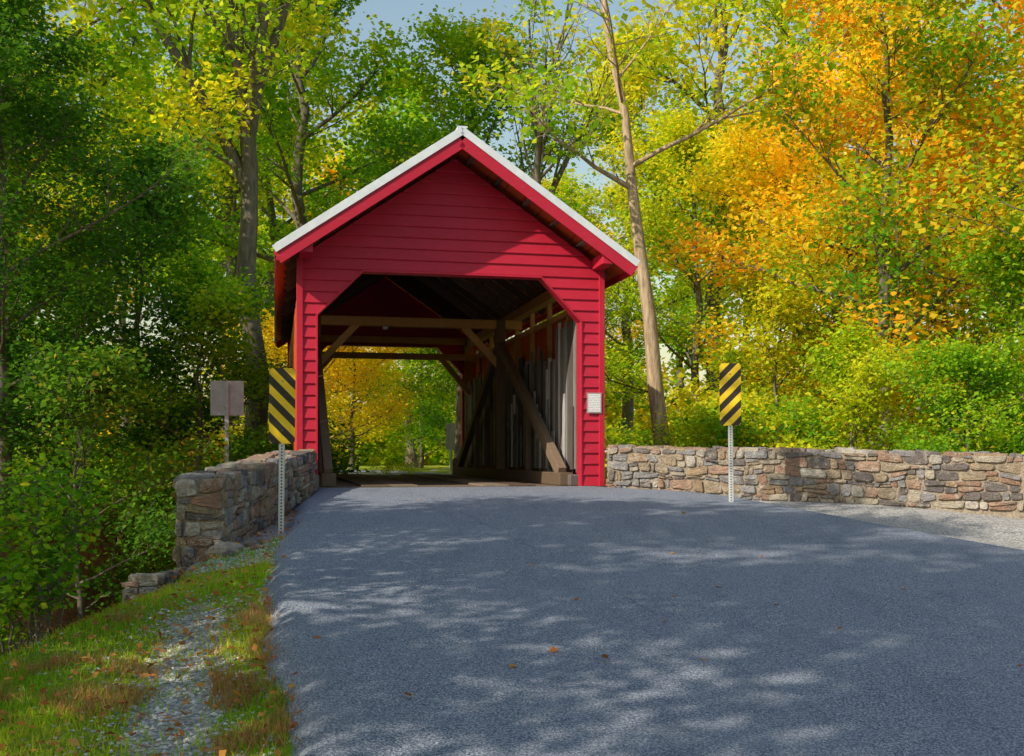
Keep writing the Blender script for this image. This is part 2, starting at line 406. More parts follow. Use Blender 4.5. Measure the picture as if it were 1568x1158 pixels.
for s in(-1,1):
    d=0.0
    while d<2.9:
        w=.29;d1=min(d+w,2.915)
        A.poly([(CX+s*d,-.7,PK-.145-SL*d),(CX+s*(d1-.008),-.7,PK-.145-SL*(d1-.008)),(CX+s*(d1-.008),12.7,PK-.145-SL*(d1-.008)),(CX+s*d,12.7,PK-.145-SL*d)],R0.random());d+=w
    e=2.93
    for b0 in np.arange(-.74,12.74,.5617):
        b1=b0+.5617
        top=[(CX,b0,PK),(CX+s*e,b0,PK-SL*e),(CX+s*e,b1,PK-SL*e),(CX,b1,PK)]
        M.poly(top,.5);M.poly([(x,y,z-.02) for x,y,z in top],.5)
        M.beam((CX,b0,PK+.01),(CX+s*e,b0,PK+.01-SL*e),.025,.04,r=.5)
    for b in(-.755,12.755):
        M.beam((CX-s*.0,b,PK-.045),(CX+s*(e+.02),b,PK-.045-SL*(e+.02)),.03,.115,r=.5)
    M.beam((CX+s*(e+.005),-.74,PK-.045-SL*e),(CX+s*(e+.005),12.74,PK-.045-SL*e),.02,.06,r=.5)
M.beam((CX,-.76,PK+.015),(CX,12.76,PK+.015),.16,.03,r=.5)
A.obj('roof_boards',RED_LIT,br);M.obj('roof_metal',WHITE,br)
A=Acc()
for s in(-1,1):
    for b in(-.73,12.73):
        A.beam((CX,b,PK-.21),(CX+s*2.9,b,PK-.21-SL*2.9),.035,.2)
    A.beam((CX+s*2.9,-.7,PK-.17-SL*2.9),(CX+s*2.9,12.7,PK-.17-SL*2.9),.03,.15)
    for b in (-.42,12.4):
        A.box((CX+s*2.46-.1,b-.28,3.70),(CX+s*2.46+.1,b+.32,3.88))
A.obj('rake_boards',RED,br,bevel=.004)
A=Acc();b=-.06
while b<12.1:
    A.box((.06,b,-.12),(5.1,b+.235,.005));b+=.24
A.box((.06,-.05,-.5),(.3,12.1,-.125));A.box((4.8,-.05,-.5),(5.1,12.1,-.125));A.box((2.4,-.05,-.5),(2.7,12.1,-.125))
A.obj('deck',W_DARK,br)
A=Acc()
for a in(1.5,3.5):
    for k in range(2): A.box((a-.45+k*.46,-.05,.008),(a+k*.46,12.1,.035))
A.obj('deck_runners',W_DARK,br)
A=Acc();A.box((4.86,-.065,1.25),(5.12,-.045,1.6));nt=NT('notice_frame');A.obj('notice_frame',nt.bsdf((.35,.3,.28),.6),br)
t=NT('notice_paper');co=t.coord();sp=t.n('ShaderNodeSeparateXYZ');t.l(co,sp.inputs[0])
ln=t.math('GREATER_THAN',t.math('FRACT',t.math('MULTIPLY',sp.outputs[2],34.0)),.55)
ln=t.math('MULTIPLY',ln,t.math('GREATER_THAN',t.noise(t.mapping(co,(60,1,34)),1,1),.42))
PAP=t.bsdf(t.mix(t.math('MULTIPLY',ln,.55),(.8,.8,.82),(.2,.2,.22)),.6)
A=Acc();A.box((4.88,-.071,1.27),(5.10,-.067,1.58));A.obj('notice',PAP,br)
bpy.ops.mesh.primitive_uv_sphere_add(radius=.07,segments=16,ring_count=10);o=bpy.context.object;o.name='lamp';o.scale=(1,1,.7);o.location=(2.0,5.75,3.32);o.parent=br;o.data.materials.append(WHITE)
A=Acc();A.box((.06,-.16,-.1),(.34,-.055,.22));A.box((4.6,.1,.0),(4.78,.45,.2));A.obj('bumper_blocks',W_GREY,br,bevel=.02)
# ------------------------------------------------------------------ stone walls
def stones_on(A,map_,S_,rows,rng,hfun,dep=(.015,.055),wr=(.12,.44)):
    bounds=[0]+sorted([ (k+rng.uniform(-.3,.3))/rows for k in range(1,rows)])+[1]
    ph=[rng.uniform(0,6) for _ in bounds]
    def vb(k,s): 
        if k==0 or k==rows: return bounds[k]
        return bounds[k]+.26/rows*math.sin(s*2.3+ph[k])+.16/rows*math.sin(s*6.1+ph[k]*2)
    for k in range(rows):
        s=-rng.uniform(0,.1)
        while s<S_:
            w=rng.uniform(*wr)*(1 if rng.random()<.7 else .5)
            s0=max(s,0);s1=min(s+w,S_);s+=w
            if s1-s0<.05: continue
            h=hfun((s0+s1)/2);gap=.007
            sk=rng.uniform(-.09,.09)
            q=[(s0+gap,vb(k,s0)+gap/h),(s1-gap,vb(k,s1)+gap/h),(s1-gap+sk*.4,vb(k+1,s1)-gap/h),(s0+gap+sk*.4,vb(k+1,s0)-gap/h)]
            if rng.random()<.33 and s1-s0<.4:
                u_=rng.uniform(.35,.65);vm=[q[0][1]+(q[3][1]-q[0][1])*u_,q[1][1]+(q[2][1]-q[1][1])*(1-u_)*1.0]
                qs=[[q[0],q[1],(q[1][0],vm[1]-gap/h*.7),(q[0][0],vm[0]-gap/h*.7)],[(q[3][0],vm[0]+gap/h*.7),(q[2][0],vm[1]+gap/h*.7),q[2],q[3]]]
            else: qs=[q]
            for q in qs:
                out=[]
                for c in range(4):
                    p=q[c];pa=q[c-1];pb=q[(c+1)%4]
                    ra=rng.uniform(.1,.38);rb=rng.uniform(.1,.38)
                    out.append((p[0]+(pa[0]-p[0])*ra,p[1]+(pa[1]-p[1])*ra))
                    cr=rng.uniform(.02,.12);out.append((p[0]+(pa[0]+pb[0]-2*p[0])*cr,p[1]+(pa[1]+pb[1]-2*p[1])*cr))
                    out.append((p[0]+(pb[0]-p[0])*rb,p[1]+(pb[1]-p[1])*rb))
                cx=sum(p[0] for p in out)/12;cy=sum(p[1] for p in out)/12
                d=rng.uniform(*dep);n=len(A.v);tx=rng.uniform(-.14,.14);r=rng.random()
                for sc,dd in((1,-.03),(.985,d*.7),(.88,d*.98),(.5,d*1.05)):
                    for p in out:
                        x=cx+(p[0]-cx)*sc;y=cy+(p[1]-cy)*sc
                        A.v.append(map_(x,y,dd+tx*(x-cx)+ (rng.uniform(-.007,.007) if dd>0 else 0)))
                A.v.append(map_(cx,cy,d*1.05))
                for rg in range(3):
                    for c in range(12):
                        a=n+rg*12+c;b=n+rg*12+(c+1)%12;A.f.append((a,b,b+12,a+12));A.r.append(r)
                for c in range(12): A.f.append((n+36+c,n+36+(c+1)%12,n+48));A.r.append(r)
def seg_map(p0,p1,zb0,zb1,zt0,zt1,nx,ny):
    L=math.hypot(p1[0]-p0[0],p1[1]-p0[1])
    def m(s,v,d):
        t=s/L;zb=zb0+(zb1-zb0)*t;zt=zt0+(zt1-zt0)*t
        return (p0[0]+(p1[0]-p0[0])*t+nx*d,p0[1]+(p1[1]-p0[1])*t+ny*d,zb+(zt-zb)*v)
    return m,L,lambda s:(zt0+(zt1-zt0)*s/L)-(zb0+(zb1-zb0)*s/L)
def top_map(p0,p1,q0,q1,z0,z1):
    L=math.hypot(p1[0]-p0[0],p1[1]-p0[1]);Wd=math.hypot(q0[0]-p0[0],q0[1]-p0[1])
    def m(s,v,d):
        t=s/L;return (p0[0]+(p1[0]-p0[0])*t+(q0[0]-p0[0])*v,p0[1]+(p1[1]-p0[1])*t+(q0[1]-p0[1])*v,z0+(z1-z0)*t+d)
    return m,L,lambda s:Wd
def stone_wall(name,segs,seed,ends=True,thick=.5):
    par=empty(name);A=Acc();C_=Acc();rng=random.Random(seed)
    for (p0,p1,zb0,zb1,zt0,zt1,rows) in segs:
        dx,dy=p1[0]-p0[0],p1[1]-p0[1];L=math.hypot(dx,dy);dx/=L;dy/=L
        nx_,ny_=dy,-dx
        q0=(p0[0]-nx_*thick,p0[1]-ny_*thick);q1=(p1[0]-nx_*thick,p1[1]-ny_*thick)
        for (a,b,za,zb,ta,tb,n1,n2) in((p0,p1,zb0,zb1,zt0,zt1,nx_,ny_),(q1,q0,zb1,zb0,zt1,zt0,-nx_,-ny_)):
            m,LL,hf=seg_map(a,b,za,zb,ta,tb,n1,n2);stones_on(A,m,LL,rows,rng,hf)
        if ends:
            for (a,b,zz,tt,n1,n2) in((q0,p0,zb0,zt0,-dx,-dy),(p1,q1,zb1,zt1,dx,dy)):
                m,LL,hf=seg_map(a,b,zz,zz,tt,tt,n1,n2);stones_on(A,m,LL,rows,rng,hf)
        m,LL,hf=top_map((p0[0]+nx_*.03,p0[1]+ny_*.03),(p1[0]+nx_*.03,p1[1]+ny_*.03),(q0[0]-nx_*.03,q0[1]-ny_*.03),(q1[0],q1[1]),zt0,zt1)
        stones_on(A,m,LL,2,rng,hf,(.015,.05),(.25,.6))
        vs=[(p0[0],p0[1],zb0-.4),(p1[0],p1[1],zb1-.4),(q1[0],q1[1],zb1-.4),(q0[0],q0[1],zb0-.4),(p0[0],p0[1],zt0),(p1[0],p1[1],zt1),(q1[0],q1[1],zt1),(q0[0],q0[1],zt0)]
        n=len(C_.v);C_.v+=vs;C_.f+=[(n,n+3,n+2,n+1),(n+4,n+5,n+6,n+7),(n,n+1,n+5,n+4),(n+1,n+2,n+6,n+5),(n+2,n+3,n+7,n+6),(n+3,n,n+4,n+7)];C_.r+=[.5]*6
    A.obj('stones',STONE,par,smooth=False);C_.obj('mortar_core',MORTAR,par)
    return par
stone_wall('stone_wall',[((1.62,18.3),(7.24,15.3),-.12,-.27,.67,.51,6),((7.24,15.3),(14.5,11.4),-.27,-.5,.51,.38,6)],3,thick=.45)
stone_wall('stone_wall',[((-3.33,12.5),(-3.17,17.38),-1.9,-.6,.25,.58,13)],7,thick=.55)
stone_wall('stone_bench',[((-4.4,12.3),(-3.82,12.15),-2.1,-2.1,-.92,-.82,7)],8,thick=.45)
f0=W(5.3,12.6);f1=W(6.6,16.5)
stone_wall('stone_wall',[((f0[0]-.25,f0[1]),(f1[0]-.25,f1[1]),-.2,-.2,.45,.45,4)],11,thick=.4)
A=Acc();
for b in(-.45,11.9): A.box((-.4,b,-2.8),(5.5,b+.5,-.13))
A.obj('stone_abutments',MORTAR,br)
rb=random.Random(12);A=Acc()
def boulder(A,x,y,z,s,rng):
    n=len(A.v);K=9;r=rng.random();A.v.append((x,y,z+s*.62))
    rings=((.55,.55),(.95,.25),(1.0,-.15),(.8,-.5))
    for q,zz in rings:
        for k in range(K):
            t=6.283*k/K;j=rng.uniform(.85,1.15);A.v.append((x+math.cos(t)*s*q*j*1.2,y+math.sin(t)*s*q*j*.8,z+zz*s*.9*rng.uniform(.85,1.15)))
    for k in range(K): A.f.append((n,n+1+k,n+1+(k+1)%K));A.r.append(r)
    for rg in range(3):
        for k in range(K):
            a=n+1+rg*K+k;b=n+1+rg*K+(k+1)%K;A.f.append((a,a+K,b+K,b));A.r.append(r)
for (x,y,s) in((-3.2,12.15,.16),(-3.45,12.2,.2),(-2.95,12.4,.1),(-3.75,11.9,.13),(-4.0,11.8,.16),(-3.1,11.9,.08),(-4.35,11.7,.14),(-2.85,12.1,.07),(-3.6,11.7,.08),(-4.8,12,.2),(-5.1,12.6,.25)):
    boulder(A,x,y,float(Hz(x,y))+s*.25,s,rb)
A.obj('boulders',STONE,smooth=False)
# ------------------------------------------------------------------ signs
def stripe_mat(name,sg):
    t=NT(name);sp=t.n('ShaderNodeSeparateXYZ');t.l(t.coord(),sp.inputs[0])
    f=t.math('FRACT',t.math('MULTIPLY',t.math('ADD',t.math('MULTIPLY',sp.outputs[0],sg*1.0),sp.outputs[2]),4.35))
    f=t.math('GREATER_THAN',f,.5);n=t.noise(t.coord(),18,4)
    c=t.mix(f,(.95,.62,.012),(.015,.015,.018));c=t.mix(t.math('MULTIPLY',n,.1),c,(.3,.25,.15));return t.bsdf(c,.4,spec=.4)
def post_mat():
    t=NT('galvanised_post');sp=t.n('ShaderNodeSeparateXYZ');t.l(t.coord(),sp.inputs[0])
    z=t.math('SUBTRACT',t.math('FRACT',t.math('MULTIPLY',sp.outputs[2],26.0)),.5)
    x=t.math('MULTIPLY',sp.outputs[0],26.0)
    d=t.math('ADD',t.math('MULTIPLY',z,z),t.math('MULTIPLY',x,x))
    return t.bsdf(t.mix(t.math('LESS_THAN',d,.075),(.62,.64,.66),(.05,.05,.05)),.4,metal=.3)
POST=post_mat()
t=NT('sign_back_metal');SBACK=t.bsdf(t.ramp(t.noise(t.coord(),6,4),[(.3,(.34,.37,.42)),(.7,(.48,.51,.56))]),.45,metal=.2)
def hazard(x,y,zg,zc,sg,rz,tilt=0):
    e=empty('hazard_marker_sign',(x,y,0),rz);e.rotation_euler[1]=tilt
    A=Acc();w,h=.155,.457;c=.03
    pts=[(-w+c,-h),(w-c,-h),(w,-h+c),(w,h-c),(w-c,h),(-w+c,h),(-w,h-c),(-w,-h+c)]
    A.poly([(p[0],-.03,p[1]) for p in pts]);A.poly([(p[0],-.027,p[1]) for p in pts][::-1])
    for k in range(8):
        p=pts[k];q=pts[(k+1)%8];A.poly([(p[0],-.03,p[1]),(p[0],-.027,p[1]),(q[0],-.027,q[1]),(q[0],-.03,q[1])])
    o=A.obj('striped_panel',stripe_mat('hazard_stripes',sg),e);o.location=(0,0,zc)
    A=Acc();zt=zc+.4
    A.box((-.022,-.024,zg-.3),(.022,-.018,zt));A.box((-.034,-.019,zg-.3),(-.021,.012,zt));A.box((.021,-.019,zg-.3),(.034,.012,zt))
    A.obj('post',POST,e)
    A=Acc()
    for z in(-.3,.3):
        A.tube([(0,-.034,zc+z),(0,-.03,zc+z)],[.012,.012],8)
    A.obj('bolts',WHITE,e)
hazard((431-784)/1656*13.1,13.1,-.27,1.12,1,.12,0.01)
hazard(3.22,15.9,-.15,1.42,-1,-.1,-.01)
def back_sign(x,y,z0,w,h,zc,rz,name):
    e=empty(name,(x,y,0),rz);A=Acc();A.box((-w/2,-.004,zc-h/2),(w/2,.004,zc+h/2));A.obj('panel',SBACK,e,bevel=.002)
    A=Acc();A.box((-.04,-.06,z0-.3),(.04,-.006,zc+h/2-.05));A.box((-w*.3,-.012,zc-h*.25),(w*.3,-.005,zc-h*.2));A.box((-w*.3,-.012,zc+h*.2),(w*.3,-.005,zc+h*.25));A.obj('post',SBACK,e)
back_sign(-5.9,22.4,-1.5,.68,.72,1.72,.1,'traffic_sign')
back_sign((690-784)/1656*37,37,-.1,.35,.9,1.2,.5,'traffic_sign')
# ------------------------------------------------------------------ foliage generators
def leaves(C,n,rad,size,rng,flat=.5,cval=None,droop=.25):
    C=np.asarray(C);M=len(C);N=M*n
    rr_=rng.normal(0,1,(N,3))*np.array([1,1,flat])*rad
    base=np.repeat(C,n,0)+rr_
    th=rng.uniform(0,2*np.pi,N);d=np.stack([np.cos(th),np.sin(th),rng.normal(-droop,.45,N)],-1);d/=np.linalg.norm(d,axis=1,keepdims=True)
    up=rng.normal(0,.6,(N,3))+np.array([0,0,.9]);s=np.cross(d,up);s/=np.linalg.norm(s,axis=1,keepdims=True)+1e-6
    nn=np.cross(s,d)
    sz=size*rng.uniform(.6,1.35,N)[:,None]
    p0=base;p1=base+d*sz*.45+s*sz*.36+nn*sz*.08;p2=base+d*sz;p3=base+d*sz*.45-s*sz*.36+nn*sz*.08
    V=np.stack([p0,p1,p2,p3],1).reshape(-1,3)
    lr=rng.uniform(0,1,N);cr=np.repeat(cval if cval is not None else rng.uniform(0,1,M),n)
    return V,lr,cr
def gen_tree(seed,H,zb,R,tr,nl,n_leaf,size,rad=.42,path=None,forks=0,elev=(20,60),skip=0.0,sub=2,stiff=.1):
    rng=np.random.default_rng(seed);rp=random.Random(seed);A=Acc();C=[]
    N=14
    if path is None:
        path=[];x=y=0
        for k in range(N+1):
            path.append((x,y,H*k/N));x+=rp.uniform(-1,1)*H*.012;y+=rp.uniform(-1,1)*H*.012
    P=[Vector(p) for p in path]
    def at(u):
        f=u*(len(P)-1);k=min(int(f),len(P)-2);return P[k].lerp(P[k+1],f-k)
    rad_=[tr*(1.35 if k==0 else 1)*(1-.88*(k/(len(P)-1))**1.1) for k in range(len(P))]
    P2=[P[0]-Vector((0,0,.8))]+P;A.tube(P2,[rad_[0]*1.25]+rad_,9)
    ga=rp.uniform(0,6)
    def limb(p,d,L,r,depth):
        pts=[p];q=p.copy();dd=d.copy();n=6
        for k in range(n):
            dd=(dd+Vector((rp.uniform(-1,1),rp.uniform(-1,1),rp.uniform(-.6,.9)))*(.2 if depth else stiff+.08)).normalized()
            q=q+dd*L/n;pts.append(q.copy())
        if depth<2: A.tube(pts,[max(r*(1-.85*k/n),.006) for k in range(n+1)],6 if depth==0 else 4)
        else: A.tube([pts[0],pts[3],pts[6]],[max(r,.006),max(r*.6,.005),.004],3)
        if depth<2:
            for k in range(2,n+1):
                for s in range(sub if depth==0 else 1):
                    az=rp.uniform(-1.1,1.1);ax=Vector((rp.uniform(-.4,.4),rp.uniform(-.4,.4),1)).normalized()
                    nd=(Matrix.Rotation(az+(.35 if az>0 else -.35),3,ax)@dd);nd.z+=rp.uniform(-.25,.3);nd.normalize()
                    limb(pts[k],nd,L*rp.uniform(.3,.5)*(1-.3*k/n),r*.4*(1-.6*k/n)+.004,depth+1)
        if depth>=1:
            for k in range(2,n+1,2):
                if rp.random()>=skip: C.append(tuple(pts[k]))
    for k in range(nl):
        v=(k+rp.uniform(0,1))/nl;u=zb/H+(1-zb/H)*v*.97
        p=at(u);ga+=2.4+rp.uniform(-.5,.5)
        prof=(.35+.75*math.sin(math.pi*min(1,.25+.7*v)))*(1-.25*v)
        el=math.radians(elev[0]+(elev[1]-elev[0])*v+rp.uniform(-10,10))
        d=Vector((math.cos(ga)*math.cos(el),math.sin(ga)*math.cos(el),math.sin(el)))
        L=R*prof*rp.uniform(.75,1.15);rl=tr*(1-.8*u)*rp.uniform(.35,.55)
        limb(p,d,L,rl,0)
    for k in range(forks):
        p=at(rp.uniform(.35,.5));ga+=2.6;d=Vector((math.cos(ga)*.45,math.sin(ga)*.2,1)).normalized()
        limb(p,d,H*.5,tr*.6,0)
    C=np.array(C);M=len(C)
    cv=.5+.2*np.sin(C[:,0]*1.1+seed)+.2*np.sin(C[:,1]*1.3+C[:,2]*.9+seed*2)+rng.normal(0,.12,M)+.6*(C[:,2]/H-.5)
    per=max(3,int(n_leaf/M));V,lr,cr=leaves(C,per,rad,size,rng,.55,np.clip(cv,0,1))
    wood=A.mesh('tree_wood',None,True);lm=np_mesh('tree_leaves',V,4,{'lr':lr,'cr':cr})
    wood.materials.append(None);lm.materials.append(None)
    return wood,lm
rt=random.Random(77)
def place(proto,name,x,y,leaf,s=1,rz=None,bark=None,parent=None,z=None):
    w,l=proto
    e=bpy.data.objects.new(name,None);link(e,parent);e.location=(x,y,float(Hz(x,y))-.05 if z is None else z)
    e.rotation_euler=(0,0,rt.uniform(0,6.28) if rz is None else rz);e.scale=(s,s,s*rt.uniform(.93,1.07))
    for nm,m,mt in(('trunk_and_limbs',w,bark or BARK),('foliage',l,leaf)):
        m=m.copy();m.materials[0]=mt
        link(bpy.data.objects.new(nm,m),e)
    return e
T1=gen_tree(1,21,6.0,5.6,.36,18,20000,.21,.46,elev=(25,65),skip=.25)
T2=gen_tree(2,19,4.5,5.2,.3,18,20000,.21,.44,elev=(20,60),skip=.25)
T3=gen_tree(3,13.5,1.6,4.6,.2,20,34000,.135,.36,elev=(10,60),skip=.18)
T4=gen_tree(4,12,1.3,4.4,.18,20,33000,.135,.36,elev=(10,55),skip=.18)
T5=gen_tree(5,6.5,.4,2.9,.1,15,17000,.12,.3,elev=(15,60),skip=.15)
T6=gen_tree(6,5,.3,2.6,.08,13,15000,.12,.3,elev=(15,55),skip=.15)
TF=gen_tree(12,20,8,5.5,.34,14,18000,.2,.42,forks=3,elev=(30,65),skip=.2)
TS=gen_tree(41,14,3.8,5.0,.2,14,8000,.22,.3,elev=(10,50),skip=.74)
TX=gen_tree(55,16,6.5,4.5,.26,9,1600,.18,.3,forks=3,elev=(25,60),skip=.5)
TD1=gen_tree(61,20,5,6,.3,12,7500,.38,.6,elev=(25,65),skip=.4,sub=1)
TD2=gen_tree(62,17,3,5.5,.28,12,7500,.36,.6,elev=(15,60),skip=.4,sub=1)
# left
place(TF,'forest_tree',-7.1,30,L_ygreen,1,.3)
place(T2,'forest_tree',-12.5,27,L_ygreen,1.0)
place(T1,'forest_tree',-17,34,L_ygreen,1.0)
place(T1,'forest_tree',-10.5,40,L_ygreen,1.0)
place(T2,'forest_tree',-9.2,43,L_green,.95)
place(T1,'forest_tree',-6.9,36,L_green,.9)
place(T3,'forest_tree',-9.4,20,L_dark,.72)
place(T4,'forest_tree',-13,19,L_green,1.0)
place(T3,'forest_tree',-12.2,23.5,L_dark,.8)
place(T4,'oak_tree',-7.9,8.0,L_dark,.72,1.0)
place(T5,'understory_tree',-6.8,23.5,L_green,.95)
place(T6,'understory_tree',-7.4,18.5,L_dark,.8)
place(T5,'understory_tree',-8.8,26,L_dark,1.2)
place(T6,'understory_tree',-6.4,34,L_yellow,1.0)
# unseen shade trees added left of and behind the viewpoint to dapple the road
place(TS,'shade_caster_tree',-9.5,3.5,L_green,1.0,.5)
place(TS,'shade_caster_tree',-9.5,-3,L_green,1.05,2.2)
place(TS,'shade_caster_tree',-13,0,L_green,1.1,4.0)
place(TS,'shade_caster_tree',-6.5,-8,L_green,1.0,5.0)
place(TS,'shade_caster_tree',-2.5,-6.5,L_green,.9,3.1)
place(TS,'shade_caster_tree',-12.5,-8,L_green,1.15,1.2)
# right
TB=gen_tree(21,17,9.5,4.2,.24,9,4500,.18,.4,path=[(0,0,0),(-.12,0,1.4),(-.3,0,3),(-.5,0,4.6),(-.62,0,6),(-.85,0,7.5),(-1.05,0,9),(-1.2,0,10.5),(-1.55,.1,12),(-1.8,.2,14),(-1.9,.2,17)],elev=(15,50),skip=.3)
place(TB,'leaning_tree',3.65,24,L_ygreen,.95,0,BARK_L)
place(T3,'orange_maple_tree',8.2,23.5,L_orange,1)
place(T4,'orange_maple_tree',12.2,22.5,L_orange,1.15)
place(T4,'maple_tree',5.2,31,L_ygreen,.9)
place(T5,'understory_tree',9.6,19.8,L_green,.85)
place(T5,'understory_tree',6.6,20.9,L_ygreen,.75)
place(T6,'understory_tree',7.9,18.9,L_green,.6)
place(T6,'understory_tree',4.7,23.0,L_ygreen,.7)
place(T5,'understory_tree',6.2,25.5,L_ygreen,1.0)
place(T5,'understory_tree',11.5,18.2,L_green,.75)
place(T3,'maple_tree',14.5,28,L_green,1.1)
place(T1,'forest_tree',7,37,L_ygreen,.98)
place(T2,'forest_tree',11.5,35,L_ygreen,1.0)
place(T1,'forest_tree',18,36,L_green,1.0)
place(T4,'maple_tree',9.5,30,L_yellow,1.1)
# centre, behind
place(T2,'forest_tree',-1.6,35,L_green,.78,1.0)
place(TX,'bare_limbed_tree',.9,33,L_ygreen,.9,.4)
place(T2,'forest_tree',1.4,48,L_ygreen,.68)
place(T1,'forest_tree',5.4,50,L_ygreen,.85)
place(T3,'maple_tree',2.2,38,L_ygreen,.66)
place(TD1,'forest_tree',-5.4,58,L_green,.95)
place(T5,'understory_tree',-2.0,43,L_green,1.0)
place(T5,'understory_tree',-6.8,46,L_yellow,1.1)
place(T6,'understory_tree',-4.4,52,L_ygreen,1.4)
place(T5,'understory_tree',-9.4,53,L_yellow,1.3)
dt=empty('distant_trees')
for k in range(22):
    ang=math.radians(-36+72*k/21+rt.uniform(-1,1));d=rt.uniform(62,82)
    x,y=d*math.sin(ang),d*math.cos(ang)
    s=.74 if -.08<x/y<.12 else 1.15
    place(rt.choice([TD1,TD2]),'distant_tree_part',x,y,rt.choice([L_green,L_ygreen,L_yellow,L_ygreen]),s*rt.uniform(.85,1.1),parent=dt)
def bushmass(name,pts,leaf,n,size,seed,rad=.25,parent=None,dens=26,base=12):
    rng=np.random.default_rng(seed);C=[]
    for (x,y,r,h) in pts:
        for k in range(int(dens*r*r*h)+base):
            th=rng.uniform(0,6.28);rr_=r*math.sqrt(rng.uniform(0,1));zz=h*math.sqrt(max(0,1-(rr_/r)**2))*rng.uniform(.1,1)
            C.append((x+rr_*math.cos(th),y+rr_*math.sin(th),float(Hz(x,y))+zz))
    V,lr,cr=leaves(C,n,rad,size,rng,.7)
    return link(bpy.data.objects.new(name,np_mesh(name,V,4,{'lr':lr,'cr':cr},leaf)),parent)
rb=random.Random(4)
for m,lf in enumerate((L_green,L_yellow,L_ygreen)):
    pts=[]
    for k in range(m,54,3):
        ang=math.radians(-42+84*k/53);d=rb.uniform(68,80);pts.append((d*math.sin(ang),d*math.cos(ang),rb.uniform(3,4.5),rb.uniform(4,8.5)))
    bushmass('distant_foliage',pts,lf,14,.5,20+m,.7,dt,.9,20)
pts=[]
for k in range(30):
    t=k/29;x=1.9+t*14+rb.uniform(-.3,.3);y=20.6-t*6.2+rb.uniform(0,2.5)
    pts.append((x,y,rb.uniform(.7,1.2),rb.uniform(1.2,2.3)))
bushmass('undergrowth',pts[::2],L_green,28,.1,1);bushmass('undergrowth',pts[1::2],L_ygreen,28,.1,2)
pts=[(-rb.uniform(5.2,13),rb.uniform(19,30),rb.uniform(.8,1.4),rb.uniform(.9,1.8)) for k in range(24)]
bushmass('undergrowth',pts,L_green,24,.12,3)
bushmass('round_bush',[((592-784)/1656*33.5,33.5,.72,1.05)],L_ygreen,110,.06,6,rad=.1)  # brighter leaf colour stands in for sunlight on the bush
bushmass('undergrowth',[(W(8,14)[0],W(8,14)[1],1.2,1.6),(W(8.5,18)[0],W(8.5,18)[1],1.4,2.0),(W(7.8,22)[0],W(7.8,22)[1],1.2,1.4)],L_ygreen,50,.1,9)
def shrub(name,x,y,H,R,seed,leaf,ns=15):
    rng=np.random.default_rng(seed);rp=random.Random(seed);A=Acc();C=[]
    for k in range(ns):
        az=rp.uniform(0,6.28);sp=rp.uniform(.1,R);q=Vector((rp.uniform(-.2,.2),rp.uniform(-.2,.2),-.1));pts=[q.copy()]
        hh=H*rp.uniform(.65,1.12);bx,by=q.x,q.y
        for j in range(8):
            f=(j+1)/8;q=Vector((bx+math.cos(az)*sp*f**1.1+rp.uniform(-.05,.05),by+math.sin(az)*sp*f**1.1+rp.uniform(-.05,.05),hh*f*(1-.2*sp/R)));pts.append(q.copy())
        A.tube(pts,[.013*(1-.75*j/8) for j in range(9)],5)
        for j in range(3,9):
            for m in range(3):
                az2=rp.uniform(0,6.28);l=rp.uniform(.1,.28);e=pts[j]+Vector((math.cos(az2)*l,math.sin(az2)*l,rp.uniform(-.02,.24)))
                A.tube([pts[j],e],[.005,.003],4);C.append(tuple(e))
                if rp.random()<.4: C.append(tuple(pts[j].lerp(e,.5)))
    e=empty(name,(x,y,float(Hz(x,y))))
    A.obj('stems',BARK,e,smooth=True)
    V,lr,cr=leaves(C,8,.07,.068,rng,.9);link(bpy.data.objects.new('foliage',np_mesh('foliage',V,4,{'lr':lr,'cr':cr},leaf)),e)
shrub('shrub',-3.95,8.9,1.6,.55,31,L_green,12)
shrub('shrub',-4.65,9.1,2.0,.65,32,L_green,12)
shrub('shrub',-6.2,10.5,2.2,.8,33,L_dark)
shrub('shrub',-4.3,7.9,1.2,.4,34,L_green,7)
rng=np.random.default_rng(8)
def scatter(n,x0,x1,y0,y1):
    return rng.uniform(x0,x1,n),rng.uniform(y0,y1,n)
def vn(x,y,s): return .5+.5*np.sin(x*s+1.3*np.sin(y*s*.7))*np.sin(y*s*1.1+1.7*np.sin(x*s*.8))
x,y=scatter(180000,-7.5,-.6,4,12.6);XL=np.interp(y,ly,lx);gb_,gr_=masks(x,y)
keep=(x<XL-.16)&(rng.uniform(0,1,len(x))<(1-gb_)*(.12+.88*vn(x,y,2.2)))&~((x<-3.2)&(y>12.0))&(Hz(x,y)>-1.4)
x,y=x[keep],y[keep];z=Hz(x,y)
def blades(x,y,z,h,w,name,mat):
    N=len(x);th=rng.uniform(0,6.28,N);hh=h*rng.uniform(.4,1.3,N);ln=rng.normal(0,.45,(N,2))*hh[:,None]
    dx=np.cos(th)*w;dy=np.sin(th)*w
    V=np.stack([np.stack([x-dx,y-dy,z-.01],-1),np.stack([x+dx,y+dy,z-.01],-1),np.stack([x+ln[:,0],y+ln[:,1],z+hh],-1)],1).reshape(-1,3)
    cr=np.clip(vn(x,y,1.3)+rng.normal(0,.1,N),0,1)
    link(bpy.data.objects.new(name,np_mesh(name,V,3,{'lr':rng.uniform(0,1,N),'cr':cr},mat)))
blades(x,y,z,.06,.006,'grass',L_grass)
x,y=scatter(70000,-4.2,-.6,4,9.5);XL=np.interp(y,ly,lx)
cl=vn(x,y,3.7)*.7+vn(x+3,y-2,8.1)*.3
keep=(x<XL-.12)&(cl+rng.normal(0,.08,len(x))>.62)&((XL-x<.6)|(vn(x,y,1.1)>.6))
x,y=x[keep],y[keep];blades(x,y,Hz(x,y),.085,.005,'dry_grass',L_dry)
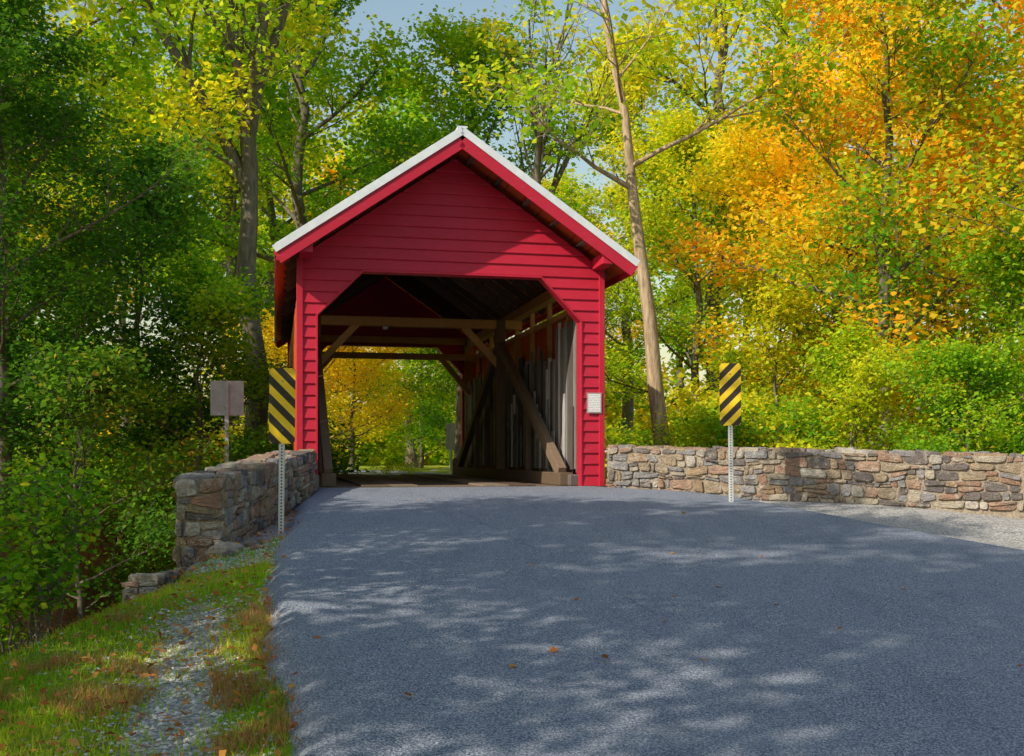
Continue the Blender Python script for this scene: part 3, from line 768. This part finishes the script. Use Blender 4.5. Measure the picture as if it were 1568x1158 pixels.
x,y=scatter(36000,-5,-.6,4,12.4);gb_,_=masks(x,y);XL=np.interp(y,ly,lx)
keep=(x<XL-.1)&(rng.uniform(0,1,len(x))<gb_*.85+.04);x,y=x[keep],y[keep];z=Hz(x,y);N=len(x)
s=rng.uniform(.006,.02,N)
c=np.stack([x,y,z+s*.2],-1);th=rng.uniform(0,6.28,N)
e1=np.stack([np.cos(th)*s*1.3,np.sin(th)*s*1.3,0*s],-1);e2=np.stack([-np.sin(th)*s,np.cos(th)*s,0*s],-1);e3=np.stack([rng.normal(0,.3,N)*s,rng.normal(0,.3,N)*s,.75*s],-1)
tri=[]
for (a,b) in((e1,e2),(e2,-e1),(-e1,-e2),(-e2,e1)): tri+= [c+a,c+b,c+e3]
V=np.stack(tri,1).reshape(-1,3)
t=NT('pebble');r=t.attr('lr');PEB=t.bsdf(t.ramp(r,[(0,(.24,.22,.22)),(.5,(.47,.46,.46)),(1,(.72,.7,.68))]),.85)
link(bpy.data.objects.new('gravel',np_mesh('gravel',V,3,{'lr':np.repeat(rng.uniform(0,1,N),4)},PEB)))
x,y=scatter(13000,-7.5,4.5,4,17);XL=np.interp(y,ly,lx)
on=x>XL-.1;keep=(~on)|(rng.uniform(0,1,len(x))<.004);x,y,on=x[keep],y[keep],on[keep]
z=np.where(on,zr(x,y)+.012,Hz(x,y)+.02+rng.uniform(0,.04,len(x)))
V,lr,cr=leaves(np.stack([x,y,z],-1),1,.001,.06,rng,.1,droop=0.0);V[:,2]=np.maximum(V[:,2],np.repeat(z,4)-.003)
link(bpy.data.objects.new('fallen_leaves',np_mesh('fallen_leaves',V,4,{'lr':lr,'cr':cr},L_fallen)))
# ------------------------------------------------------------------ light, sky, camera
D=Vector((-.64,-.52,.56)).normalized();el=math.asin(D.z)
sd=bpy.data.lights.new('sun','SUN');sd.energy=5;sd.angle=math.radians(.5);sd.color=(1,.89,.7)
so=link(bpy.data.objects.new('sun',sd));so.rotation_euler=D.to_track_quat('Z','Y').to_euler();so.location=(-20,10,30)
w=bpy.data.worlds.new('World');scene.world=w;w.use_nodes=True;nt=w.node_tree;bg=nt.nodes['Background']
sk=nt.nodes.new('ShaderNodeTexSky');sk.sky_type='NISHITA';sk.sun_disc=False;sk.sun_elevation=el;sk.sun_rotation=math.atan2(D.x,D.y)
sk.dust_density=1.5;sk.ozone_density=1.0;sk.air_density=1.8
nt.links.new(sk.outputs[0],bg.inputs[0]);bg.inputs[1].default_value=.15
cd=bpy.data.cameras.new('camera');co=link(bpy.data.objects.new('camera',cd));co.location=(0,0,.5);co.rotation_euler=(math.radians(90),0,0)
cd.sensor_width=36;cd.lens=1656/1568*36;cd.shift_y=121/1568;cd.clip_end=3000;cd.clip_start=.1
scene.camera=co
scene.view_settings.view_transform='Standard';scene.view_settings.look='None';scene.view_settings.exposure=0
